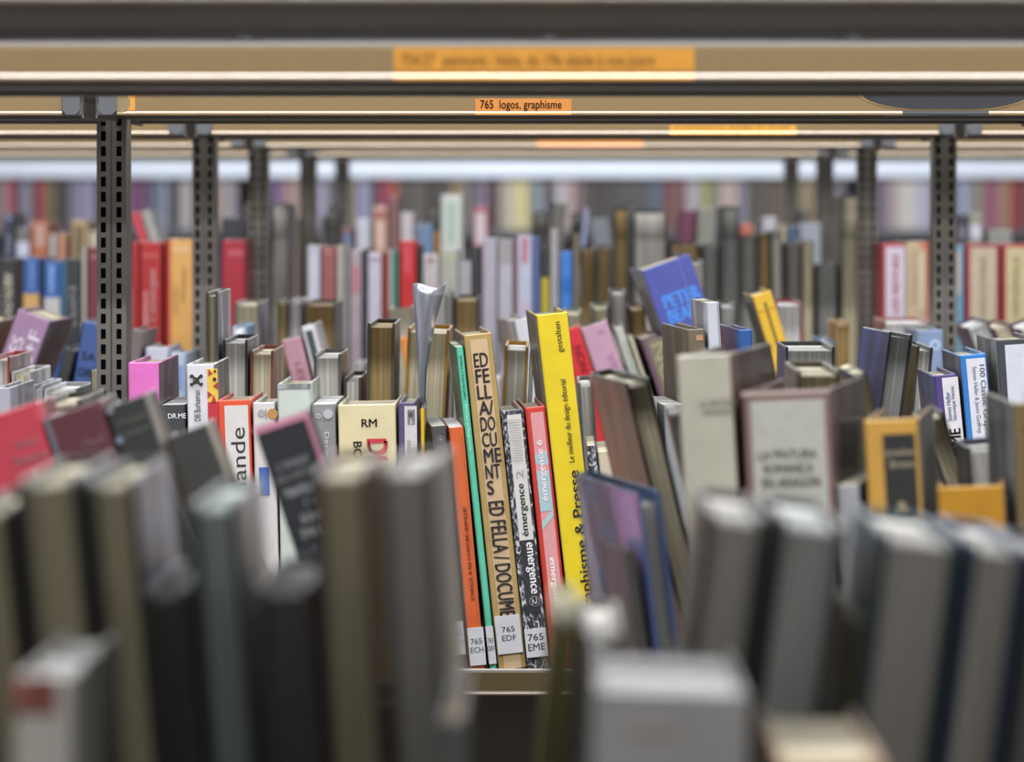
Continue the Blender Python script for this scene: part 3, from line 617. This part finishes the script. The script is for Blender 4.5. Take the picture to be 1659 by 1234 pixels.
# ---------------- far wall
WL = [(-20, 0, '6c6c78'), (0, 14, '9c7c80'), (14, 24, 'a8405c'), (26, 34, '44404c'), (34, 50, '8c8ca0'), (52, 58, '4c4444'), (58, 72, '9c3c44'), (73, 88, '77684c'), (89, 112, '3c3432'), (113, 130, '7c7c94'),
 (131, 155, '8a88a4'), (160, 180, '4c4648'), (184, 212, '6c6878'), (216, 228, '7c4470'), (229, 242, '5a3c5c'), (243, 262, '5c6478'), (263, 272, '98a0b4'), (275, 288, '2e2c2e'), (290, 312, 'a09ca0'), (318, 340, '505058'),
 (342, 362, 'a09080'), (363, 384, '8c8890'), (388, 405, '4c4844'), (408, 430, '585450'), (436, 446, '5c5470'), (447, 458, '805a88'), (460, 474, 'a08080'), (475, 492, '988478'), (496, 510, '3c3c40'), (512, 530, '9490a8'),
 (531, 545, '5c5c60'), (546, 562, '504c48'), (564, 574, '8c8468'), (578, 600, '8888a8'), (601, 612, '44403c'), (614, 630, '8c2c50'), (631, 646, '98503c'), (648, 668, '4a4644'), (669, 690, '54504c'), (692, 712, '3a3634'),
 (714, 730, '4c4a48'), (732, 748, '8c745c'), (749, 760, '7c7470'), (762, 776, '5c5864'), (777, 790, '7c6c84'), (792, 806, '3e2c2c'), (808, 824, '9c968c'), (825, 840, 'c0b898'), (841, 858, 'c4b888'), (860, 872, '5c7484'),
 (873, 892, 'a09ca8'), (893, 912, 'b0aab4'), (913, 930, 'a89898'), (932, 944, '7c6468'), (945, 962, '4a4242'), (964, 984, '3c3838'), (986, 1004, '464442'), (1006, 1028, '4c4a4a'), (1030, 1050, '4e4c50'), (1052, 1072, '4c5c70'),
 (1074, 1090, '6c4444'), (1091, 1110, '704848'), (1112, 1134, '9c98a0'), (1136, 1150, '98945c'), (1151, 1162, '70746c'), (1164, 1196, 'a4948c'), (1198, 1210, '7c7c90'), (1212, 1232, '4c4640'), (1234, 1252, '564c44'), (1254, 1272, '5c5044'),
 (1274, 1292, '3c3834'), (1294, 1320, '84745c'), (1322, 1345, '504c46'), (1348, 1372, '5c5a60'), (1375, 1400, '44444c'), (1404, 1420, '705c64'), (1422, 1440, '6c6478'), (1441, 1458, 'a89c98'), (1459, 1478, 'c4c0b8'), (1479, 1496, 'b4b4c4'),
 (1497, 1512, 'a0a0b0'), (1516, 1534, '7c7c88'), (1536, 1552, '70748c'), (1554, 1570, '9ca0bc'), (1571, 1586, '7c7c70'), (1587, 1594, 'a09888'), (1595, 1606, '8c3c64'), (1607, 1620, '98687c'), (1621, 1638, '98785c'), (1639, 1656, '8c2430'), (1658, 1676, '5c5054')]
NMS = {}
def hue(h):
    r_, g_, b_ = (int(h[i:i+2], 16) for i in (0, 2, 4)); mx, mn = max(r_, g_, b_), min(r_, g_, b_); v = mx
    tone = 'dark' if v < 90 else 'mid' if v < 145 else 'pale'
    if mx-mn < 16: n = 'grey'
    elif mx == b_: n = 'lavender' if r_ > g_ or b_-g_ < 24 and r_ > 120 else 'blue'
    elif mx == r_: n = 'red' if r_-g_ > 55 else 'brown' if g_ > b_ else 'mauve'
    else: n = 'green'
    return tone+' '+n
for i, (a, b, col) in enumerate(WL):
    B('Wn', hue(col), a, b, 276-(i*37 % 9)*1.2, 0, col, dep=.2)

# clear sleeve that flares into a cone above the thin yellow booklet
d = ROWS['Cn'][0]; s_ = F/d
mb = MB(); n = 18; secs = [(462, 668, 722, .020), (480, 669, 717, .019), (520, 672, 706, .014), (560, 675, 697, .010), (600, 676.5, 691, .006), (640, 678.5, 689, .004), (664, 680.5, 690.5, .0035)]
hh = (EYE+(VY-662)*d/F)
cx0 = CONE.location.x; cz0 = CONE.location.z
for py, a, b, dep_ in secs:
    Zz = wz(py, d)-cz0; X0, X1 = wx(a, d)-cx0+Zz*.0157, wx(b, d)-cx0+Zz*.0157
    for j in range(n+1):
        u = j/n; th = math.pi*u
        r_ = 1+.06*math.sin(th*5+py*.05)*(dep_/.02)
        top = (.0025*math.sin(th*2.3) if py == 462 else 0)
        mb.v.append(((X0+X1)/2-(X1-X0)/2*math.cos(th), dep_*.2-dep_*1.0*math.sin(th)*r_+.006, Zz+top))
for L_ in range(len(secs)-1):
    for j in range(n):
        a = L_*(n+1)+j; mb.f.append((a, a+n+1, a+n+2, a+1))
me = mb.mesh('clear_sleeve', mat('film', 'c8ccda'), True)
sl = link('clear_sleeve', me, CONE)
so = sl.modifiers.new('thickness', 'SOLIDIFY'); so.thickness = .0006; so.offset = 0

# ---------------- labels: what each book looks like, where it stands, what it stands next to
byrow = {}
for r_ in ROOTS: byrow.setdefault(r_[0], []).append(r_)
seen = {}
ONES = 'zero first second third fourth fifth sixth seventh eighth ninth tenth eleventh twelfth thirteenth fourteenth fifteenth sixteenth seventeenth eighteenth nineteenth'.split()
TENS = 'x x twenty thirty forty fifty sixty seventy eighty ninety'.split()
def ordinal(n):
    if n >= 100: return 'hundredth' if n == 100 else 'hundred and '+ordinal(n-100)
    if n < 20: return ONES[n]
    return TENS[n//10][:-1]+'ieth' if n % 10 == 0 else TENS[n//10]+'-'+ONES[n % 10]
for row, lst in byrow.items():
    lst.sort(key=lambda q: q[1])
    once = {}
    for q in lst: once[q[2]] = once.get(q[2], 0)+1
    for i, q in enumerate(lst):
        if row == 'Wn':
            lab = '%s blurred book on the far wall shelf, %s from the left edge' % (q[2], ordinal(i+1))
        else:
            sh = lambda t: ' '.join(re.split(r' with | lettered| and |, ', t)[0].split()[:4])
            base = '%s book %s' % (q[2], WORDS[row])
            nb = 'right of the %s one' % sh(lst[i-1][2]) if i else 'the leftmost there'
            lab = base+', '+nb
            if len(lab.split()) > 16: lab = base
        assert lab not in seen, lab
        seen[lab] = 1
        q[3]['label'] = lab
# neighbours that cross near their feet, for checking while building
if globals().get('CHECK'):
    for row, lst in byrow.items():
        for a, b in zip(lst, lst[1:]):
            ra, rb = a[3], b[3]; Wa, Wb = a[5][4], b[5][4]
            g = (rb.location.x-Wb/2)-(ra.location.x+Wa/2)
            if g < -.004: print('CROSS', row, a[2], '|', b[2], round(g*1000), 'mm')
